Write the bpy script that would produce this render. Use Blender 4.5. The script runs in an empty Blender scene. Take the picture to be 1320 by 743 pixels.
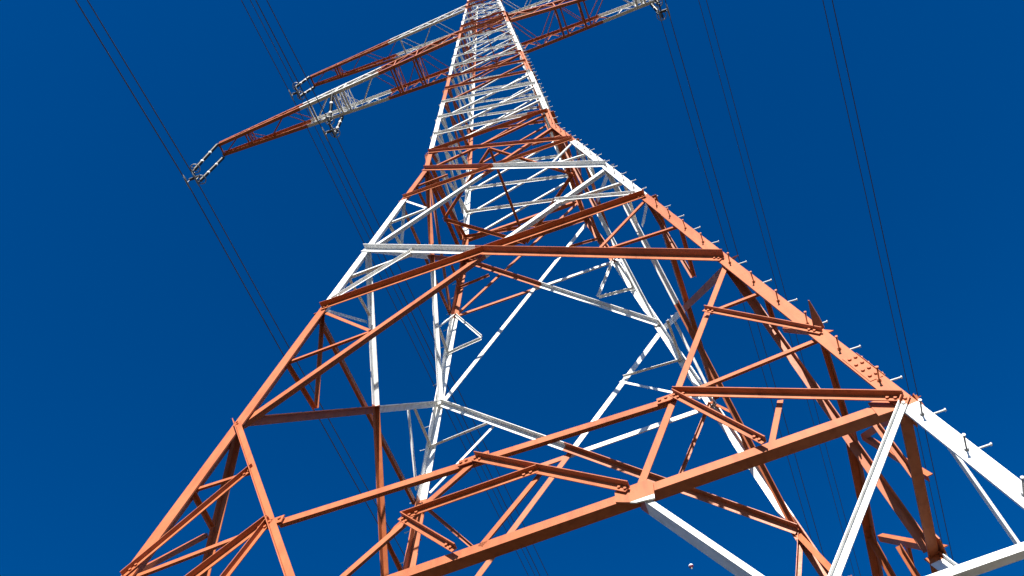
import bpy, bmesh, math, random
from mathutils import Vector, Matrix

# ------------------------------------------------------------------ camera, world, sun, exposure
SC = bpy.context.scene
COL = SC.collection
GZ = 10.75                                   # ground lies at z = 0; tower heights below are measured from the third panel point

def cam_axes(yaw, pitch, roll):
    f = Vector((math.sin(yaw) * math.cos(pitch), math.cos(yaw) * math.cos(pitch), math.sin(pitch)))
    r = Vector((math.cos(yaw), -math.sin(yaw), 0)); u = r.cross(f)
    c, s = math.cos(roll), math.sin(roll)
    return c * r + s * u, -s * r + c * u, f

cd = bpy.data.cameras.new('camera'); cam = bpy.data.objects.new('camera', cd); COL.objects.link(cam)
r_, u_, f_ = cam_axes(0.003, 1.159, -0.338)
M = Matrix((r_, u_, -f_)).transposed().to_4x4()
M.translation = Vector((1.671, -6.937, -9.154 + GZ))
cam.matrix_world = M
cd.sensor_width = 36; cd.lens = 36 * 1136.84 / 1320
cd.shift_x = -111.343 / 1320; cd.shift_y = -58.495 / 1320
cd.clip_start = 0.1; cd.clip_end = 20000
SC.camera = cam

SUN_EL, SUN_AZ = math.radians(31), math.radians(171)   # azimuth clockwise from +y: behind the camera, a little to its left
w = bpy.data.worlds.new('World'); SC.world = w; w.use_nodes = True
nt = w.node_tree; nt.nodes.clear()
sky = nt.nodes.new('ShaderNodeTexSky'); sky.sky_type = 'NISHITA'; sky.sun_disc = False
sky.sun_elevation = SUN_EL; sky.sun_rotation = SUN_AZ
sky.altitude = 300; sky.air_density = 1.0; sky.dust_density = 0.0; sky.ozone_density = 6.0
hs = nt.nodes.new('ShaderNodeHueSaturation'); hs.inputs['Hue'].default_value = 0.508; hs.inputs['Saturation'].default_value = 1.35; hs.inputs['Value'].default_value = 1.0
bg = nt.nodes.new('ShaderNodeBackground'); bg.inputs['Strength'].default_value = 0.062
wo = nt.nodes.new('ShaderNodeOutputWorld')
nt.links.new(sky.outputs[0], hs.inputs['Color']); nt.links.new(hs.outputs[0], bg.inputs['Color']); nt.links.new(bg.outputs[0], wo.inputs[0])

sl = bpy.data.lights.new('sun', 'SUN'); sl.energy = 5.0; sl.angle = math.radians(0.53); sl.color = (1.0, 0.95, 0.87)
so = bpy.data.objects.new('sun', sl); COL.objects.link(so)
sd = Vector((math.sin(SUN_AZ) * math.cos(SUN_EL), math.cos(SUN_AZ) * math.cos(SUN_EL), math.sin(SUN_EL)))
so.rotation_euler = sd.to_track_quat('Z', 'Y').to_euler(); so.location = (0, -60, 80)

SC.view_settings.view_transform = 'Standard'; SC.view_settings.look = 'None'
SC.view_settings.exposure = 1.14; SC.view_settings.gamma = 1.0

# ------------------------------------------------------------------ materials
def new_mat(name):
    m = bpy.data.materials.new(name); m.use_nodes = True
    n = m.node_tree; b = n.nodes['Principled BSDF']
    return m, n, b

def paint(name, c1, c2, rust, rough=0.46):
    """weathered gloss paint on steel: slow fading, fine grain, a few rain streaks"""
    m, n, b = new_mat(name)
    tc = n.nodes.new('ShaderNodeTexCoord')
    a = n.nodes.new('ShaderNodeTexNoise'); a.inputs['Scale'].default_value = 1.7; a.inputs['Detail'].default_value = 5
    s = n.nodes.new('ShaderNodeTexNoise'); s.inputs['Scale'].default_value = 26; s.inputs['Detail'].default_value = 6
    g = n.nodes.new('ShaderNodeTexNoise'); g.inputs['Scale'].default_value = 7; g.inputs['Detail'].default_value = 8; g.inputs['Roughness'].default_value = .7
    for t in (a, s, g): n.links.new(tc.outputs['Object'], t.inputs['Vector'])
    mx = n.nodes.new('ShaderNodeMix'); mx.data_type = 'RGBA'
    mx.inputs['A'].default_value = (*c1, 1); mx.inputs['B'].default_value = (*c2, 1)
    r1 = n.nodes.new('ShaderNodeMapRange'); r1.inputs[1].default_value = .35; r1.inputs[2].default_value = .65
    n.links.new(a.outputs['Fac'], r1.inputs[0]); n.links.new(r1.outputs[0], mx.inputs['Factor'])
    m2 = n.nodes.new('ShaderNodeMix'); m2.data_type = 'RGBA'; m2.inputs['B'].default_value = (*rust, 1)
    r2 = n.nodes.new('ShaderNodeMapRange'); r2.inputs[1].default_value = .60; r2.inputs[2].default_value = .78; r2.inputs[4].default_value = .75
    n.links.new(g.outputs['Fac'], r2.inputs[0]); n.links.new(r2.outputs[0], m2.inputs['Factor'])
    mp = n.nodes.new('ShaderNodeMapping'); mp.inputs['Scale'].default_value = (14, 14, .9); n.links.new(tc.outputs['Object'], mp.inputs['Vector'])
    st = n.nodes.new('ShaderNodeTexNoise'); st.inputs['Scale'].default_value = 1; st.inputs['Detail'].default_value = 4; n.links.new(mp.outputs[0], st.inputs['Vector'])
    r4 = n.nodes.new('ShaderNodeMapRange'); r4.inputs[1].default_value = .48; r4.inputs[2].default_value = .72; r4.inputs[4].default_value = .42
    n.links.new(st.outputs['Fac'], r4.inputs[0])
    m3 = n.nodes.new('ShaderNodeMix'); m3.data_type = 'RGBA'; m3.inputs['B'].default_value = (*[x * .8 for x in rust], 1)
    n.links.new(r4.outputs[0], m3.inputs['Factor']); n.links.new(mx.outputs['Result'], m3.inputs['A'])
    n.links.new(m3.outputs['Result'], m2.inputs['A']); n.links.new(m2.outputs['Result'], b.inputs['Base Color'])
    r3 = n.nodes.new('ShaderNodeMapRange'); r3.inputs[3].default_value = rough - .08; r3.inputs[4].default_value = rough + .15
    b.inputs['Specular IOR Level'].default_value = .3
    n.links.new(s.outputs['Fac'], r3.inputs[0]); n.links.new(r3.outputs[0], b.inputs['Roughness'])
    bp = n.nodes.new('ShaderNodeBump'); bp.inputs['Strength'].default_value = .08; bp.inputs['Distance'].default_value = .004
    n.links.new(s.outputs['Fac'], bp.inputs['Height']); n.links.new(bp.outputs[0], b.inputs['Normal'])
    return m

def plain(name, c, rough=.5, metal=0.0, var=.12, scale=9):
    m, n, b = new_mat(name)
    tc = n.nodes.new('ShaderNodeTexCoord')
    a = n.nodes.new('ShaderNodeTexNoise'); a.inputs['Scale'].default_value = scale; a.inputs['Detail'].default_value = 5
    n.links.new(tc.outputs['Object'], a.inputs['Vector'])
    mx = n.nodes.new('ShaderNodeMix'); mx.data_type = 'RGBA'
    mx.inputs['A'].default_value = (*[x * (1 - var) for x in c], 1); mx.inputs['B'].default_value = (*[min(1, x * (1 + var)) for x in c], 1)
    n.links.new(a.outputs['Fac'], mx.inputs['Factor']); n.links.new(mx.outputs['Result'], b.inputs['Base Color'])
    b.inputs['Roughness'].default_value = rough; b.inputs['Metallic'].default_value = metal
    return m

RED = paint('red_paint', (0.370, 0.102, 0.034), (0.440, 0.130, 0.050), (0.25, 0.062, 0.026))
WHITE = paint('white_paint', (0.70, 0.71, 0.69), (0.80, 0.80, 0.77), (0.46, 0.43, 0.37))
GALV = plain('galvanised_steel', (0.30, 0.31, 0.32), .5, .5)
WIRE = plain('aluminium_strand', (0.085, 0.088, 0.095), .6, .3)
RUST = plain('rusty_bracket_paint', (0.30, 0.10, 0.05), .6, 0, .3, 30)
PORC = plain('dark_glazed_porcelain', (0.012, 0.010, 0.010), .45)
FIT = plain('dark_forged_fitting', (0.05, 0.052, 0.055), .55, .3)
CONC = plain('concrete', (0.34, 0.33, 0.31), .9, 0, .2, 6)
BALL = plain('white_rubber', (0.80, 0.80, 0.82), .3, 0, .03)
GRASS = plain('meadow_grass', (0.045, 0.032, 0.013), .95, 0, .45, .35)
PAINTS = [RED, WHITE]

# ------------------------------------------------------------------ mesh and object helpers
def link_mesh(name, bm, mats, parent=None):
    bmesh.ops.recalc_face_normals(bm, faces=bm.faces)
    me = bpy.data.meshes.new(name); bm.to_mesh(me); bm.free()
    for m in (mats if isinstance(mats, (list, tuple)) else [mats]): me.materials.append(m)
    o = bpy.data.objects.new(name, me); COL.objects.link(o)
    if parent:
        o.parent = parent
        t = parent.matrix_basis.translation if parent.parent is None else Vector()
        me.transform(Matrix.Translation(-t))
    return o

def empty(name, loc, label, cat, group=None):
    o = bpy.data.objects.new(name, None); COL.objects.link(o); o.location = loc; o.empty_display_size = .3
    o['label'] = label; o['category'] = cat
    if group: o['group'] = group
    return o

def tag(o, label, cat, group=None):
    o['label'] = label; o['category'] = cat
    if group: o['group'] = group
    return o

BANDS = [(-99, -3.93, 1), (-3.93, 3.36, 0), (3.36, 8.82, 1), (8.82, 13.0, 0), (13.0, 18.45, 1), (18.45, 22.6, 0), (22.6, 31.0, 1),
         (31.0, 35.4, 0), (35.4, 41.6, 1), (41.6, 46.0, 0), (46.0, 99, 1)]
def band(z):
    for a, b, c in BANDS:
        if a <= z < b: return c
    return 1

def prism(bm, P, Q, prof, ex, ey, colour='z', cap=True):
    """extrude a closed 2-D profile from P to Q; ex, ey span the section; painted in height bands or one paint"""
    ts = [0.0, 1.0]
    if colour == 'z':
        for a, b, c in BANDS:
            if abs(Q.z - P.z) > 1e-6:
                t = (a - P.z) / (Q.z - P.z)
                if .004 < t < .996: ts.append(t)
    elif isinstance(colour, list):                      # [(t, index)...] colour stops along the member
        ts += [t for t, c in colour if 0 < t < 1]
    ts = sorted(set(ts))
    rings = []
    for t in ts:
        c = P.lerp(Q, t)
        rings.append([bm.verts.new(c + ex * x + ey * y) for x, y in prof])
    for k in range(len(ts) - 1):
        tm = (ts[k] + ts[k + 1]) / 2
        if colour == 'z': mi = band(P.lerp(Q, tm).z)
        elif isinstance(colour, list): mi = [c for t, c in colour if t <= tm][-1]
        else: mi = colour
        n = len(prof)
        for i in range(n):
            f = bm.faces.new((rings[k][i], rings[k][(i + 1) % n], rings[k + 1][(i + 1) % n], rings[k + 1][i])); f.material_index = mi
        if cap and k == 0: bm.faces.new(rings[0]).material_index = mi
        if cap and k == len(ts) - 2: bm.faces.new(rings[-1]).material_index = mi

def angle_bar(bm, P, Q, n, wd, t, side='in', edge='top', off=0.0, colour='z', w2=None):
    """rolled L section lying on a face whose outward normal is n"""
    a = (Q - P).normalized(); n = (n - a * n.dot(a)).normalized(); e = n.cross(a)
    if e.z < 0: e = -e
    if edge == 'bot': e = -e
    w2 = w2 or wd
    sg = 1 if side == 'out' else -1
    # section coordinates: x along e (heel at +wd/2), y along n; in-plane flange first
    prof = [(wd / 2, 0), (-wd / 2, 0), (-wd / 2, sg * t), (wd / 2 - t, sg * t), (wd / 2 - t, sg * w2), (wd / 2, sg * w2)]
    base = n * (sg * off)
    if side == 'out' and edge == 'top': base = base - e * (wd * .5)      # bolted by its lower gauge line
    prism(bm, P + base, Q + base, prof, e, n, colour)

def tube(bm, pts, r, sides=8, mi=0, cap=True):
    rings = []
    for i, q in enumerate(pts):
        d = (pts[min(i + 1, len(pts) - 1)] - pts[max(i - 1, 0)]).normalized()
        x = d.orthogonal().normalized() if i == 0 else (x - d * x.dot(d)).normalized()
        y = d.cross(x)
        rr = r[i] if isinstance(r, (list, tuple)) else r
        rings.append([bm.verts.new(q + (x * math.cos(2 * math.pi * k / sides) + y * math.sin(2 * math.pi * k / sides)) * rr) for k in range(sides)])
    for i in range(len(pts) - 1):
        for k in range(sides):
            f = bm.faces.new((rings[i][k], rings[i][(k + 1) % sides], rings[i + 1][(k + 1) % sides], rings[i + 1][k]))
            f.material_index = mi; f.smooth = True
    if cap:
        for rg in (rings[0], rings[-1]): bm.faces.new(rg).material_index = mi

# ------------------------------------------------------------------ ground
bm = bmesh.new()
N = 60; S = 9000.0
def gpos(i): u = 2 * i / N - 1; return S * (abs(u) ** 3) * (1 if u > 0 else -1)
vs = [[bm.verts.new((gpos(i), gpos(j), 0 if max(abs(gpos(i)), abs(gpos(j))) < 40 else 1.5 * math.sin(gpos(i) * .011) * math.cos(gpos(j) * .009))) for j in range(N + 1)] for i in range(N + 1)]
for i in range(N):
    for j in range(N): bm.faces.new((vs[i][j], vs[i + 1][j], vs[i + 1][j + 1], vs[i][j + 1]))
g = link_mesh('meadow', bm, GRASS); g['kind'] = 'structure'

# ------------------------------------------------------------------ tower geometry
ZW = 11.276
def hw(z):                                    # half width along the crossarms
    return 3 - .12116 * z if z <= ZW else (3 - .12116 * ZW) - .0219 * (z - ZW)
def hd(z):                                    # half depth along the line
    a, b = 2.235, 1.272
    return a + (b - a) * z / ZW if z <= ZW else b * hw(z) / hw(ZW)
CORNER = {'A': (1, -1), 'B': (-1, -1), 'C': (-1, 1), 'D': (1, 1)}
def legpt(l, z): sx, sy = CORNER[l]; return Vector((sx * hw(z), sy * hd(z), z))
FACES = {'AB': ('B', 'A', Vector((0, -1, 0))), 'CD': ('C', 'D', Vector((0, 1, 0))), 'DA': ('A', 'D', Vector((1, 0, 0))), 'BC': ('B', 'C', Vector((-1, 0, 0)))}
LEVEL_SHIFT = {('A', 0.0): -.10, ('B', 0.0): .08, ('C', 0.0): -.09, ('D', 0.0): .08}
def node(l, z): return legpt(l, z + LEVEL_SHIFT.get((l, z), 0))
def fpt(f, s, z):                             # point on a face: s = -1 at its first leg, +1 at its second
    L, R, n = FACES[f]; return legpt(L, z).lerp(legpt(R, z), (s + 1) / 2)
def fnode(f, s, z):                           # panel point just inside a leg
    P, O = (node(FACES[f][0], z), node(FACES[f][1], z)) if s < 0 else (node(FACES[f][1], z), node(FACES[f][0], z))
    return P - (O - P).normalized() * .01
def fnormal(f, z):
    L, R, n0 = FACES[f]
    v = (legpt(R, z) - legpt(L, z)).cross(legpt(L, z + .5) - legpt(L, z))
    v.normalize(); return v if v.dot(n0) > 0 else -v
UP = Vector((0, 0, GZ))
HX, HY = .05, .03                             # panel points lie on the gauge lines; the heel of each leg is this much further out
GAP = {'AB': HY, 'CD': HY, 'DA': HX, 'BC': HX}
def heel(l, z): sx, sy = CORNER[l]; return legpt(l, z) + Vector((sx * HX, sy * HY, 0)) * min(1, max(.35, (24 - z) / 24))

pylon = empty('lattice_pylon', (0, 0, 0), 'tall red and white steel lattice power pylon filling the picture', 'pylon')
bases = []
NB = [0]
def member(name, f, P, Q, wd, side='in', edge='top', t=None, colour='z', parent=None, w2=None, trim=0.0):
    """one steel angle as a part of the pylon; each lies a few millimetres off its neighbours"""
    NB[0] += 1
    t = t or max(.008, wd * .095)
    zm = (P.z + Q.z) / 2
    n = fnormal(f, zm) if isinstance(f, str) else f
    gp = GAP.get(f, 0) * min(1, max(.35, (24 - zm) / 24)) if isinstance(f, str) else 0
    off = (.006 + gp if side == 'out' else .032 - gp) + (NB[0] % 6) * .0026
    d = (Q - P).normalized()
    bm = bmesh.new()
    angle_bar(bm, P + d * trim, Q - d * trim, n, wd, t, side, edge, off, colour, w2)
    if isinstance(f, str) and zm < 5 and name != 'lattice_brace':   # bolt heads at both ends
        for E, sgn in ((P, 1), (Q, -1)):
            for q in (.07, .13):
                e = n.cross(d); e = e if e.z > 0 else -e
                c = E + d * (sgn * q) - e * (wd * (.55 if side == 'out' and edge == 'top' else .05))
                if side == 'out': hexbolt(bm, c + n * (off + t), n, .014, .014, band(c.z) if colour == 'z' else 1)
    bmesh.ops.translate(bm, verts=bm.verts, vec=UP)
    return link_mesh(name, bm, PAINTS, parent or pylon)

def hexbolt(bm, c, n, r=.016, h=.014, mi=0):
    x = n.orthogonal().normalized(); y = n.cross(x)
    a = [bm.verts.new(c + (x * math.cos(k * math.pi / 3) + y * math.sin(k * math.pi / 3)) * r) for k in range(6)]
    b = [bm.verts.new(v.co + n * h) for v in a]
    for k in range(6): bm.faces.new((a[k], a[(k + 1) % 6], b[(k + 1) % 6], b[k])).material_index = mi
    bm.faces.new(b).material_index = mi; bm.faces.new(a).material_index = mi

def gusset(f, c, poly, side, bolts, name='gusset_plate', colour='z', off=0.0, parent=None, up_axis=None):
    """bolted plate on a face; poly and bolts in (right, up) metres round c"""
    n = fnormal(f, c.z); L, R, n0 = FACES[f]
    x = (legpt(R, c.z) - legpt(L, c.z)).normalized(); y = n.cross(x)
    if y.z < 0: y = -y
    if up_axis: y = (up_axis - n * up_axis.dot(n)).normalized(); x = y.cross(n); x = x if x.dot(legpt(R, c.z) - legpt(L, c.z)) > 0 else -x
    sg = 1 if side == 'out' else -1
    bm = bmesh.new()
    off += sg * GAP[f]
    z0 = off; z1 = off + (.003 if name == 'splice_plate' else .012)
    lo = [bm.verts.new(c + x * p + y * q + n * (sg * z0)) for p, q in poly]
    hi = [bm.verts.new(c + x * p + y * q + n * (sg * z1)) for p, q in poly]
    k = len(poly)
    def mi(v): return band(v.z) if colour == 'z' else colour
    for i in range(k): bm.faces.new((lo[i], lo[(i + 1) % k], hi[(i + 1) % k], hi[i])).material_index = mi(lo[i].co)
    bm.faces.new(lo).material_index = mi(c); bm.faces.new(hi).material_index = mi(c)
    if colour == 'z':
        for a, b_, cc in BANDS:
            zs = [v.co.z for v in bm.verts]
            if min(zs) < a < max(zs):
                bmesh.ops.bisect_plane(bm, geom=bm.verts[:] + bm.edges[:] + bm.faces[:], plane_co=(0, 0, a), plane_no=(0, 0, 1))
        for fc in bm.faces: fc.material_index = band(fc.calc_center_median().z)
    for p, q in bolts:
        cc = c + x * p + y * q
        hexbolt(bm, cc + n * (sg * z1), n * sg, mi=band(cc.z) if colour == 'z' else colour)
    bmesh.ops.translate(bm, verts=bm.verts, vec=UP)
    return link_mesh(name, bm, PAINTS, parent or pylon)

# ---- legs: one heavy angle per corner, in three lengths, heel outwards
LEG_SEC = [(-10.2, 2.2, .142, .018), (2.2, ZW, .135, .016), (ZW, 22.5, .125, .014), (22.5, 34.9, .11, .012), (34.9, 52, .095, .010)]
legs = {}
for l, (sx, sy) in CORNER.items():
    bm = bmesh.new()
    for z0, z1, wd, t in LEG_SEC:
        P, Q = heel(l, z0), heel(l, z1)
        ex, ey = Vector((-sx, 0, 0)), Vector((0, -sy, 0))
        a = (Q - P).normalized()
        ex = (ex - a * ex.dot(a)).normalized(); ey = (ey - a * ey.dot(a)).normalized()
        prism(bm, P, Q, [(0, 0), (wd, 0), (wd, t), (t, t), (t, wd), (0, wd)], ex, ey)
    if l == 'D':       # sun glint on this leg's red flange, painted white below the band
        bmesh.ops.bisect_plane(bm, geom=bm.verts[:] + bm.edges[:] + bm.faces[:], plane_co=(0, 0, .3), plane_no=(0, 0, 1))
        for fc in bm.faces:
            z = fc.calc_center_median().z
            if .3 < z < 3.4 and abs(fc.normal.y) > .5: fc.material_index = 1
    bmesh.ops.translate(bm, verts=bm.verts, vec=UP)
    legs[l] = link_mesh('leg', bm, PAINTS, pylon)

# ---- main faces
XP = [  # crossed panels: top level, level of the crossing, bottom level, diagonal and girt size
    (5.85, 3.27, 0.0, .105, .095),
    (11.3, 8.95, 5.85, .095, .07)]
for fi, f in enumerate(('AB', 'DA', 'CD', 'BC')):
    fr = 1 if f in ('AB', 'BC') else -1
    def S(s): return s * fr
    for zt, zm, zb, dw, gw in XP:
        first = zt < 6
        sw = .08 if f in ('DA', 'BC') else None   # unequal angles on the side faces
        half = f == 'CD'          # glint on the far face's red bars beside leg D, painted as white
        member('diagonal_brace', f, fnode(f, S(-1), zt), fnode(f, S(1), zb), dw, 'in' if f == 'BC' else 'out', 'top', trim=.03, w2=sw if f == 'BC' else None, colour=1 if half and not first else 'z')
        member('diagonal_brace', f, fnode(f, S(1), zt), fnode(f, S(-1), zb), dw, 'in', 'top', trim=.06, w2=sw)
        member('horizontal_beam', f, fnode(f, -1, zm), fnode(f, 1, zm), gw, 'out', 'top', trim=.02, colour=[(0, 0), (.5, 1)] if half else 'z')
        # redundants in the four triangles beside the crossing
        for s in (-1, 1):
            if first:
                p = fpt(f, .575 * s, 1.70); q = fpt(f, .53 * s, 4.72); l1, l2 = 1.62, 4.62
                member('redundant_bar', f, fnode(f, s, zm), p, .05, 'in', 'top', trim=.05)
                member('redundant_bar', f, p, fnode(f, s, l1), .05, 'in', 'top', trim=.03)
                member('redundant_bar', f, q, fnode(f, s, l2), .05, 'in', 'bot', trim=.03)
                member('redundant_bar', f, q + (fpt(f, 0, 4.5) - q) * .05, fpt(f, s * .97, zm + .22), .05, 'out', 'top', trim=.03)
            else:
                p = fpt(f, .62 * s, 7.55)
                member('redundant_bar', f, fnode(f, s, zm), p, .05, 'in', 'top', trim=.05)
                member('redundant_bar', f, p, fnode(f, s, 7.42), .05, 'in', 'top', trim=.03)
                member('redundant_bar', f, fpt(f, .55 * s, 10.1), fnode(f, s, 10.0), .05, 'in', 'top', trim=.03)
    # K panel under the crossed panel
    ZN, Z4 = -2.53, -3.81; RR = []
    m = .385
    for s in (-1, 1):
        Mn = fpt(f, m * s, Z4); top = fnode(f, s, 0.0)
        ZR = ZN + (-.12 if FACES[f][0 if s < 0 else 1] in 'AC' else .12)
        Rn = top.lerp(Mn, (top.z - ZR) / (top.z - Z4)); A4 = fnode(f, s, Z4)
        N0 = fpt(f, 0, ZN); RR.append(Rn)
        member('diagonal_brace', f, top, Mn, .066, *(('out', 'bot') if f == 'AB' and s < 0 else ('in', 'top')), trim=.03, w2=.085 if f in ('DA', 'BC') else None)
        member('diagonal_brace', f, Rn, A4 + Vector((0, 0, -.05)), .062, 'out', 'top', trim=.02)
        member('diagonal_brace', f, N0, Mn, .062, 'out' if s == fr else 'in', 'top', trim=.05 if f == 'AB' else -.02)
        Sp = top.lerp(Mn, (top.z + 1.25) / (top.z - Z4))
        K1 = fnode(f, s, -2.5)
        member('strut', f, fnode(f, s, -1.2), Sp, .045, 'in', 'top', trim=.04)
        member('strut', f, Sp, K1, .05, 'out', 'top', trim=.0)
        member('strut', f, K1, Rn, .05, 'in', 'top', trim=.05)
        Tn = fpt(f, .69 * s, Z4 - .02)
        member('strut', f, Rn, Tn, .05, 'out', 'top', trim=.02)
        member('strut', f, Tn, fpt(f, .787 * s, -3.22), .05, 'in', 'top', trim=.02)
        Qn = N0.lerp(Mn, .45)
        member('strut', f, Qn, fpt(f, 0.02 * s, Z4 - .01), .05, 'out' if s == -fr else 'in', 'top', trim=.02)
        # bottom panel: hip brace, leg brace, short beam
        P5 = fpt(f, .59, -5.52) if s > 0 else fpt(f, -.59, -5.52)
        foot = fpt(f, s * .985, -9.5)
        member('diagonal_brace', f, Mn, foot, .045, 'in', 'bot', trim=.02, w2=.13)
        member('diagonal_brace', f, A4, P5, .058, 'out', 'top', trim=.02, w2=.04)
        member('strut', f, fnode(f, s, -5.52), P5, .06, 'in', 'bot', trim=.02)
        member('strut', f, P5, fnode(f, s, -7.6), .06, 'in', 'top', trim=.02)
    Rl, Rr = RR
    member('horizontal_beam', f, Rl, Rr, .085, 'in', 'top', trim=.02)
    member('horizontal_beam', f, fnode(f, -1, Z4), fnode(f, 1, Z4), .097, 'in', 'bot', trim=.03)
    Ql, Qr = [fpt(f, 0, ZN).lerp(fpt(f, m * s, Z4), .45) for s in (-1, 1)]
    member('strut', f, Ql, Qr, .052, 'out', 'top')

# ---- body above the bend: crossed panels
LV = [11.3, 12.73, 14.5, 16.42, 18.38, 20.42, 22.45, 24.5, 26.55, 28.65, 30.75, 32.8, 34.75, 37.0, 39.5, 42.2, 44.4, 46.6, 48.8, 51.0]
cnt = 0; rest = bmesh.new()
for i in range(len(LV) - 1):
    z0, z1 = LV[i], LV[i + 1]
    wd = .07 if z0 < 23 else .055
    for f in FACES:
        fr = 1 if f in ('AB', 'BC') else -1
        for k, (a, b) in enumerate(((-1, 1), (1, -1))):
            P, Q = fnode(f, a * fr, z1), fnode(f, b * fr, z0)
            if i == 0 and k == 0: Q = fnode(f, b * fr, 8.95)
            o = member('lattice_brace', f, P, Q, wd, 'out' if k == 0 else 'in', 'top', trim=.03)
            cnt += 1
            if cnt > 99:
                rest.from_mesh(o.data); me = o.data; bpy.data.objects.remove(o); bpy.data.meshes.remove(me)
        if i in (1, 11, 12, 15, 16):
            member('horizontal_beam', f, fnode(f, -1, z0), fnode(f, 1, z0), .09, 'out', 'bot', trim=.02)
ro = link_mesh('lattice_brace', rest, PAINTS, pylon); ro['kind'] = 'stuff'

# ---- plan bracing at the bend
for z, wd in ((11.2, .075), (32.9, .06), (42.3, .06)):
    mids = [fpt(f, 0, z) for f in ('AB', 'BC', 'CD', 'DA')]
    for i in range(4): member('plan_brace', Vector((0, 0, 1)), mids[i], mids[(i + 1) % 4], wd, 'in', 'top')
    member('plan_brace', Vector((0, 0, 1)), mids[0], mids[2], wd * .8, 'in', 'top')
for f in ('CD', 'BC', 'DA'):
    member('horizontal_beam', f, fnode(f, -1, 11.2), fnode(f, 1, 11.2), .08, 'in', 'top', trim=.03)

# ---- gusset plates at the near panel points
for f in FACES:
    for s in (-1, 1):
        Mn = fpt(f, .385 * s, -3.81)
        gusset(f, Mn, [(-.17, -.06), (-.02, -.15), (.12, -.17), (.14, .02), (.10, .08), (-.16, .07)], 'in', [(-.14, .02), (-.07, .03), (.07, .02), (.05, -.11)], off=.008 if s > 0 else .009)
        top = fnode(f, s, 0.0); Rn = top.lerp(Mn, (top.z + 2.53 + (.12 if FACES[f][0 if s < 0 else 1] in 'AC' else -.12)) / (top.z + 3.81))
        gusset(f, Rn, [(-.16, -.05), (.10, -.06), (.11, .04), (-.15, .04)], 'out', [(-.13, -.01), (-.07, 0), (.07, 0)], off=.003 - GAP[f])
        A4 = fnode(f, s, -3.81)
        gusset(f, A4 + (fpt(f, 0, -3.81) - A4).normalized() * .12, [(-.13, -.10), (.10, -.10), (.10, .10), (-.13, .10)], 'in', [], off=.026)
    N0 = fpt(f, 0, -2.53)
    gusset(f, N0, [(-.15, -.045), (.15, -.045), (.14, .04), (-.14, .04)], 'out', [(-.12, -.01), (-.07, 0), (.07, 0), (.12, -.01)], off=.002 - GAP[f])
# splice plates with bolt rows on the legs
for l, (sx, sy) in CORNER.items():
    for f in [k for k in FACES if l in FACES[k][:2]]:
        L, R, n0 = FACES[f]; inw = 1 if L == l else -1
        c = legpt(l, -3.25); axis = (legpt(l, 0) - legpt(l, -4)).normalized()
        rows = [(inw * (-.01 + .055 * j), .11 * i - .165) for i in range(4) for j in range(2)]
        gusset(f, c, [(inw * -.035, -.23), (inw * .08, -.23), (inw * .08, .23), (inw * -.035, .23)], 'out', rows, 'splice_plate', off=.001, parent=legs[l], up_axis=axis)

# ---- step bolts on two opposite legs
def bolt_bm():
    bm = bmesh.new()
    tube(bm, [Vector((0, 0, -.005)), Vector((0, 0, .122))], .0075, 8)
    tube(bm, [Vector((0, 0, .122)), Vector((0, 0, .131))], .0125, 8)
    tube(bm, [Vector((0, 0, .0)), Vector((0, 0, .018))], .017, 6)
    return bm
random.seed(4)
zs = [-5.75, -5.18, -4.62, -4.10, -3.51, -2.86, -2.25, -1.60, -.98, -.28, .62, 1.30, 1.98]
while zs[-1] < 24: zs.append(zs[-1] + .63)
def bolt_mesh(mat):
    bm = bolt_bm(); me = bpy.data.meshes.new('step_bolt'); bm.to_mesh(me); bm.free(); me.materials.append(mat); return me
BM = {0: bolt_mesh(RED), 1: bolt_mesh(WHITE), 2: bolt_mesh(GALV)}
for l in ('A', 'C'):
    sx, sy = CORNER[l]
    for i, z in enumerate(zs):
        for d, inset in ((Vector((0, sy, 0)), Vector((-sx, 0, 0))), (Vector((sx, 0, 0)), Vector((0, -sy, 0)))):
            wd = .07 if z < ZW else .062
            o = bpy.data.objects.new('step_bolt', BM[(0 if band(z) == 0 else 2) if d.y else 1]); COL.objects.link(o)
            o.parent = legs[l]
            zz = z if d.y else z + .05
            o.location = heel(l, zz) + inset * wd + d * .002 + UP
            dd = (d + Vector((random.uniform(-.06, .06), random.uniform(-.06, .06), random.uniform(-.07, .05)))).normalized()
            o.rotation_euler = dd.to_track_quat('Z', 'Y').to_euler()

# ---- pointed bracket on the near leg
bm = bmesh.new()
c = heel('A', -2.36) + Vector((-.03, -.004, 0))
pl = [(-.06, 0, -.10), (.05, 0, -.06), (.04, -.08, -.02), (.0, -.25, .05), (-.012, -.26, .05), (-.045, -.08, -.05)]
for dx in (0,):
    a = [bm.verts.new(c + Vector(q)) for q in pl]
    b = [bm.verts.new(c + Vector(q) + Vector((.006, .004, .016))) for q in pl]
    n = len(pl)
    bm.faces.new(a); bm.faces.new(b)
    for i in range(n): bm.faces.new((a[i], a[(i + 1) % n], b[(i + 1) % n], b[i]))
bmesh.ops.translate(bm, verts=bm.verts, vec=UP)
link_mesh('pointed_bracket', bm, RUST, pylon)

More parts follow.
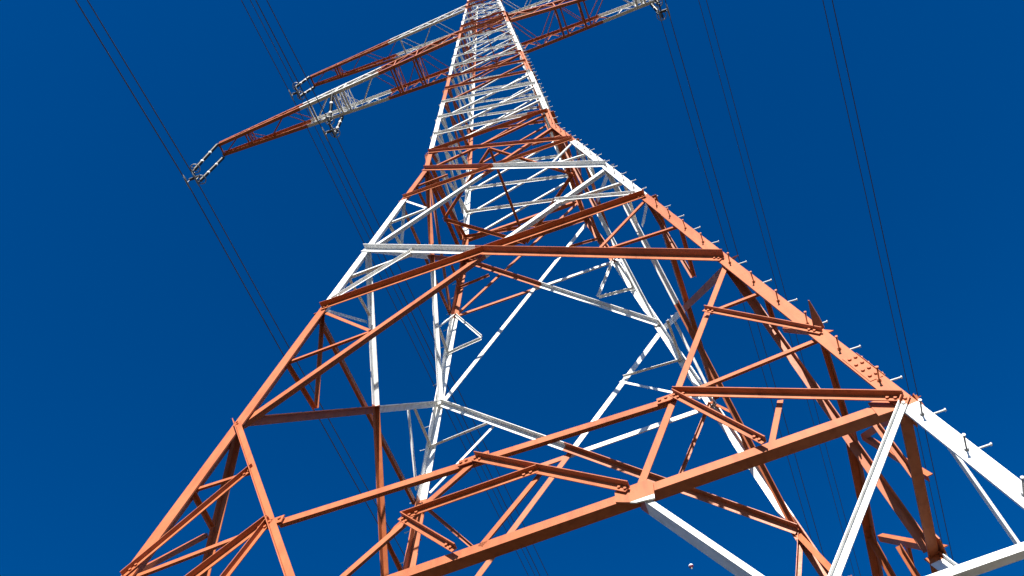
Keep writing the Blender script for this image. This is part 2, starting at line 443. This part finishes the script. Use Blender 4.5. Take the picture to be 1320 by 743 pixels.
# ------------------------------------------------------------------ crossarms
def crossarm(sx, zb, zt, xt, yf0, yf1, yr0, yr1, stops, posts, size, x0, nseg):
    """box truss tapering to its tip; stops = paint changes by distance from the tower axis"""
    def pt(x, which, top):
        k = (x - x0) / (xt - x0)
        y = (yf0 + (yf1 - yf0) * k) if which == 'f' else (yr0 + (yr1 - yr0) * k)
        z = zb if not top else zt + (zb + .28 - zt) * k
        if top: y = y * (1 - .06 * (1 - k))
        return Vector((sx * x, y, z))
    def paint_at(x):
        c = stops[0][1]
        for d, cc in stops:
            if x >= d: c = cc
        return c
    def colours(xa, xb): return [(max(0.0, (d - xa) / (xb - xa)), c) for d, c in stops if d < xb]
    root = None
    nf, nr, nd = Vector((0, -1, 0)), Vector((0, 1, 0)), Vector((0, 0, -1))
    for which, nn in (('f', nf), ('r', nr)):
        for top in (0, 1):
            P, Q = pt(x0, which, top), pt(xt, which, top)
            bm = bmesh.new()
            angle_bar(bm, P, Q, nn, size, size * .1, 'in', 'top' if top else 'bot', 0, colours(x0, xt))
            bmesh.ops.translate(bm, verts=bm.verts, vec=UP)
            if root is None: root = link_mesh('crossarm', bm, PAINTS, pylon)
            else: link_mesh('chord', bm, PAINTS, root)
    def sub(name, P, Q, n, wd, xm, side='in', w2=None):
        NB[0] += 1
        bm = bmesh.new(); angle_bar(bm, P, Q, n, wd, .007, side, 'top', .012 + (NB[0] % 5) * .0022, paint_at(xm), w2)
        bmesh.ops.translate(bm, verts=bm.verts, vec=UP); return link_mesh(name, bm, PAINTS, root)
    xs = [x0 + (xt - x0) * i / nseg for i in range(nseg + 1)]
    for i in range(nseg):
        a, b = xs[i], xs[i + 1]; xm = (a + b) / 2
        for which, nn in (('f', nf), ('r', nr)):
            mid = pt(xm, which, 1)
            sub('web_brace', pt(a, which, 0), mid, nn, .038, xm); sub('web_brace', mid, pt(b, which, 0), nn, .038, xm)
        # plan zigzag between the bottom chords
        fl = i % 2
        sub('plan_brace', pt(a, 'r' if fl else 'f', 0), pt(b, 'f' if fl else 'r', 0), nd, .034, xm)
        sub('plan_brace', pt(a, 'r' if fl else 'f', 1), pt(b, 'f' if fl else 'r', 1), nd, .034, xm)
    for x, wd, heavy in posts:
        sub('cross_strut', pt(x, 'f', 0), pt(x, 'r', 0), nd, wd, x, 'out')
        if heavy:
            sub('cross_strut', pt(x + .2, 'f', 0), pt(x + .2, 'r', 0), nd, wd * .8, x)
        if heavy == 1:
            sub('web_brace', pt(x, 'f', 0), pt(x, 'f', 1), nf, .05, x); sub('web_brace', pt(x, 'r', 0), pt(x, 'r', 1), nr, .05, x)
            sub('cross_strut', pt(x, 'f', 1), pt(x, 'r', 1), nd, .05, x)
            sub('portal_brace', pt(x, 'f', 0), pt(x, 'r', 1), Vector((1, 0, 0)), .04, x); sub('portal_brace', pt(x, 'r', 0), pt(x, 'f', 1), Vector((1, 0, 0)), .04, x)
    return pt

LOW = [(0, 0), (5.35, 1), (9.38, 0)]; TOPC = [(0, 1), (5.75, 0)]
posts_l = [(3.44, .09, 1), (4.57, .09, 1), (7.15, .10, 1), (7.55, .09, 1), (8.8, .09, 2), (12.05, .07, 1), (13.5, .08, 0)]
ptL = crossarm(-1, 32.8, 34.75, 13.6, -.82, .22, .93, .86, LOW, posts_l, .145, 1.1, 11)
ptR = crossarm(1, 32.8, 34.75, 14.4, -.76, -.15, 1.0, .40, LOW, posts_l, .145, 1.1, 11)
posts_u = [(8.9, .10, 1), (10.5, .09, 0), (5.0, .08, 0)]
ptUL = crossarm(-1, 42.2, 44.2, 10.6, -.74, -.02, .74, .60, TOPC, posts_u, .13, .9, 9)
ptUR = crossarm(1, 42.2, 44.2, 11.25, -.72, -.3, .72, .30, TOPC, posts_u, .13, .9, 9)

# ------------------------------------------------------------------ footings
for l, where in (('A', 'pale concrete footing under the pylon leg with step bolts nearest the viewer'), ('B', 'pale concrete footing under the near pylon leg without step bolts'),
                 ('C', 'pale concrete footing under the far pylon leg with step bolts'), ('D', 'pale concrete footing under the far pylon leg without step bolts')):
    p = legpt(l, -10.0); bm = bmesh.new()
    hh = [(-.1, .55), (.35, .5), (.62, .42), (.66, .39)]
    rings = []
    for z, r in hh:
        rings.append([bm.verts.new((p.x + r * math.cos(math.pi / 8 + k * math.pi / 4), p.y + r * math.sin(math.pi / 8 + k * math.pi / 4), z)) for k in range(8)])
    for a, b in zip(rings, rings[1:]):
        for k in range(8): bm.faces.new((a[k], a[(k + 1) % 8], b[(k + 1) % 8], b[k]))
    bm.faces.new(rings[-1])
    tag(link_mesh('concrete_footing', bm, CONC), where, 'footing', 'concrete footings of the pylon')

# ------------------------------------------------------------------ insulators
def lathe(bm, prof, seg=12):
    rg = [[bm.verts.new((r * math.cos(2 * math.pi * k / seg), r * math.sin(2 * math.pi * k / seg), z)) for k in range(seg)] for r, z in prof]
    for a, b in zip(rg, rg[1:]):
        for k in range(seg):
            f = bm.faces.new((a[k], a[(k + 1) % seg], b[(k + 1) % seg], b[k])); f.smooth = True
    bm.faces.new(rg[0]); bm.faces.new(rg[-1])
ROD, SEGN = 1.02, 3
def place(name, bm, mat, parent, loc, rot=None):
    bmesh.ops.recalc_face_normals(bm, faces=bm.faces)
    me = bpy.data.meshes.new(name); bm.to_mesh(me); bm.free(); me.materials.append(mat)
    o = bpy.data.objects.new(name, me); COL.objects.link(o); o.parent = parent; o.location = loc
    if rot: o.rotation_euler = rot
    return o
def ring_bm(R, r):
    bm = bmesh.new(); pts = [Vector((R * math.cos(t * math.pi / 10), R * math.sin(t * math.pi / 10), 0)) for t in range(21)]
    tube(bm, pts, r, 8, cap=False); return bm
INS = {}
def insulator(loc, pf, pr, label):
    """double suspension set: two porcelain strings from pf and pr down to the yoke at loc"""
    root = empty('insulator_set', loc, label, 'insulator', 'insulator sets hanging from the crossarms')
    for k, top in enumerate((pf, pr)):
        top = top - loc; bot = Vector((0, -.26 + .52 * k, .30))
        ax = top - bot; Ln = ax.length; q = ax.to_track_quat('Z', 'Y').to_euler()
        bm = bmesh.new(); prof = []
        n = 3; gap = .12; end = .22; rl = (Ln - 2 * end - (n - 1) * gap) / n
        for j in range(n):
            zb = end + j * (rl + gap); m = 14
            prof.append((.035, zb))
            for i in range(m):
                z = zb + rl * (i + .5) / m
                prof += [(.036, z - rl / m * .36), (.078, z - rl / m * .05), (.075, z + rl / m * .06), (.036, z + rl / m * .2)]
            prof.append((.035, zb + rl))
            if j < n - 1: prof += [(.02, zb + rl + .02), (.02, zb + rl + gap - .02)]
        lathe(bm, prof); s = place('insulator_string', bm, PORC, root, bot, q)
        for j in range(n - 1):
            bm = bmesh.new(); zb = end + j * (rl + gap) + rl
            lathe(bm, [(.03, zb - .03), (.07, zb - .01), (.075, zb + gap * .5), (.07, zb + gap + .01), (.03, zb + gap + .03)], 10)
            place('metal_cap', bm, WHITE, s, (0, 0, 0))
        bm = bmesh.new(); lathe(bm, [(.02, -.04), (.045, .02), (.045, end - .02), (.03, end)], 8); place('end_fitting', bm, FIT, s, (0, 0, 0))
        bm = bmesh.new(); lathe(bm, [(.03, Ln - end), (.045, Ln - end + .03), (.045, Ln - .04), (.02, Ln)], 8); place('end_fitting', bm, FIT, s, (0, 0, 0))
        bm = ring_bm(.2, .022)
        tube(bm, [Vector((-.2, 0, 0)), Vector((0, 0, -.1)), Vector((.2, 0, 0))], .014, 6)
        place('grading_ring', bm, GALV, root, bot + ax.normalized() * .36, q)
    bm = bmesh.new()
    for a, b in (((-.02, -.34, .24), (.02, .34, .36)), ((-.24, -.05, .10), (.24, .05, .24))):
        bmesh.ops.create_cube(bm, size=1, matrix=Matrix.Translation(Vector([(x + y) / 2 for x, y in zip(a, b)])) @ Matrix.Diagonal((*[y - x for x, y in zip(a, b)], 1)))
    place('yoke_plate', bm, FIT, root, (0, 0, 0))
    for sx in (-.2, .2):
        for sz in (.1, -.3):
            bm = bmesh.new()
            lx = sx + (.36 * (loc.x - 1.67) / (loc.z - GZ + 9.15) if sz > 0 else 0)
            tube(bm, [Vector((lx, -.30, sz - .03)), Vector((lx, -.12, sz)), Vector((lx, .12, sz)), Vector((lx, .30, sz - .03))], [.016, .038, .038, .016], 8)
            tube(bm, [Vector((sx, 0, sz)), Vector((sx, 0, .2))], .016, 6)
            place('suspension_clamp', bm, GALV, root, (0, 0, 0))
    return root

# ------------------------------------------------------------------ conductors
def bundle(x0, y0, z0, k, label):
    """four strands carried as a square bundle, sagging away on both sides of the pylon"""
    lean = .36 * (x0 - 1.67) / (z0 + 9.15)                # the bundle hangs a little turned
    root = empty('conductor_bundle', (x0, y0, z0 + GZ), label, 'power line', 'conductor bundles strung from the crossarms')
    span, slope = 350.0, .05
    ys = sorted(set([round(-150 + 5 * i, 2) for i in range(61)] + [-2, -1, 1, 2, -.3, .3, 0] + [160 + 20 * i for i in range(10)] + [-160 - 20 * i for i in range(10)]))
    def at(y): return Vector((k * y, y, -slope * abs(y) * (1 - abs(y) / span)))
    for sx in (-.2, .2):
        for sz in (.1, -.3):
            bm = bmesh.new(); tube(bm, [at(y) + Vector((sx + (lean if sz > 0 else 0), 0, sz)) for y in ys], .0135, 6); place('conductor', bm, WIRE, root, (0, 0, 0))
    for y in (66, 112, -66, -112):
        bm = bmesh.new(); c = at(y); q = [c + Vector(v) for v in ((-.2 + lean, 0, .1), (.2 + lean, 0, .1), (.2, 0, -.3), (-.2, 0, -.3))]
        for i in range(4): tube(bm, [q[i], q[(i + 1) % 4]], .014, 6)
        place('spacer', bm, GALV, root, (0, 0, 0))

V = Vector
SETS = [
    (-13.75, .60, 28.75, .03, 13.55, ptL, 'two porcelain strings hanging from the red tip of the lower left crossarm', 'four wire bundle passing under the tip of the lower left crossarm'),
    (-7.7, .75, 29.4, .03, 7.68, ptL, 'porcelain strings hanging under the white middle of the lower left crossarm', 'four wire bundle passing under the white middle of the lower left crossarm'),
    (-10.7, .05, 38.4, .03, 10.55, ptUL, 'porcelain strings hanging from the red tip of the short upper crossarm', 'four wire bundle behind the pylon hung from the short upper left crossarm'),
    (7.55, .45, 28.75, 0, 7.75, ptR, 'porcelain strings under the white right crossarm at the top of the picture', 'four wire bundle leaving the white end of the right crossarm, nearest the pylon'),
    (11.25, .10, 38.6, 0, 11.2, ptUR, 'porcelain strings hanging from the tip of the upper right crossarm, above the picture', 'faint four wire bundle, the middle one of three right of the pylon'),
    (14.5, .20, 28.75, 0, 14.35, ptR, 'porcelain strings hanging from the tip of the lower right crossarm, above the picture', 'four wire bundle farthest right in the sky')]
for x, y, z, k, xa, fn, la, lb in SETS:
    loc = V((x, y, z + GZ))
    insulator(loc, fn(xa, 'f', 0) + UP + V((0, 0, -.05)), fn(xa, 'r', 0) + UP + V((0, 0, -.05)), la)
    bundle(x, y, z, k, lb)

# ------------------------------------------------------------------ small white balloon adrift
bm = bmesh.new()
lathe(bm, [(.005, -.19), (.02, -.17), (.06, -.14), (.115, -.07), (.145, .02), (.135, .09), (.09, .145), (.03, .165), (.003, .168)], 20)
lathe(bm, [(.022, -.215), (.008, -.19)], 10)
bm.normal_update()
for fc in bm.faces: fc.material_index = 1 if -.13 < fc.calc_center_median().z < .02 else 0  # shade under the white balloon, painted on as a dark band
bl = link_mesh('balloon', bm, [BALL, plain('balloon_underside_shade', (0.10, 0.02, 0.04), .3, 0, .05)]); bl.scale = (.72, .72, .72); bl.location = (.915, 21.08, 30.13)
tag(bl, 'small round white balloon with its underside shade painted dark, drifting under the big beam', 'balloon')
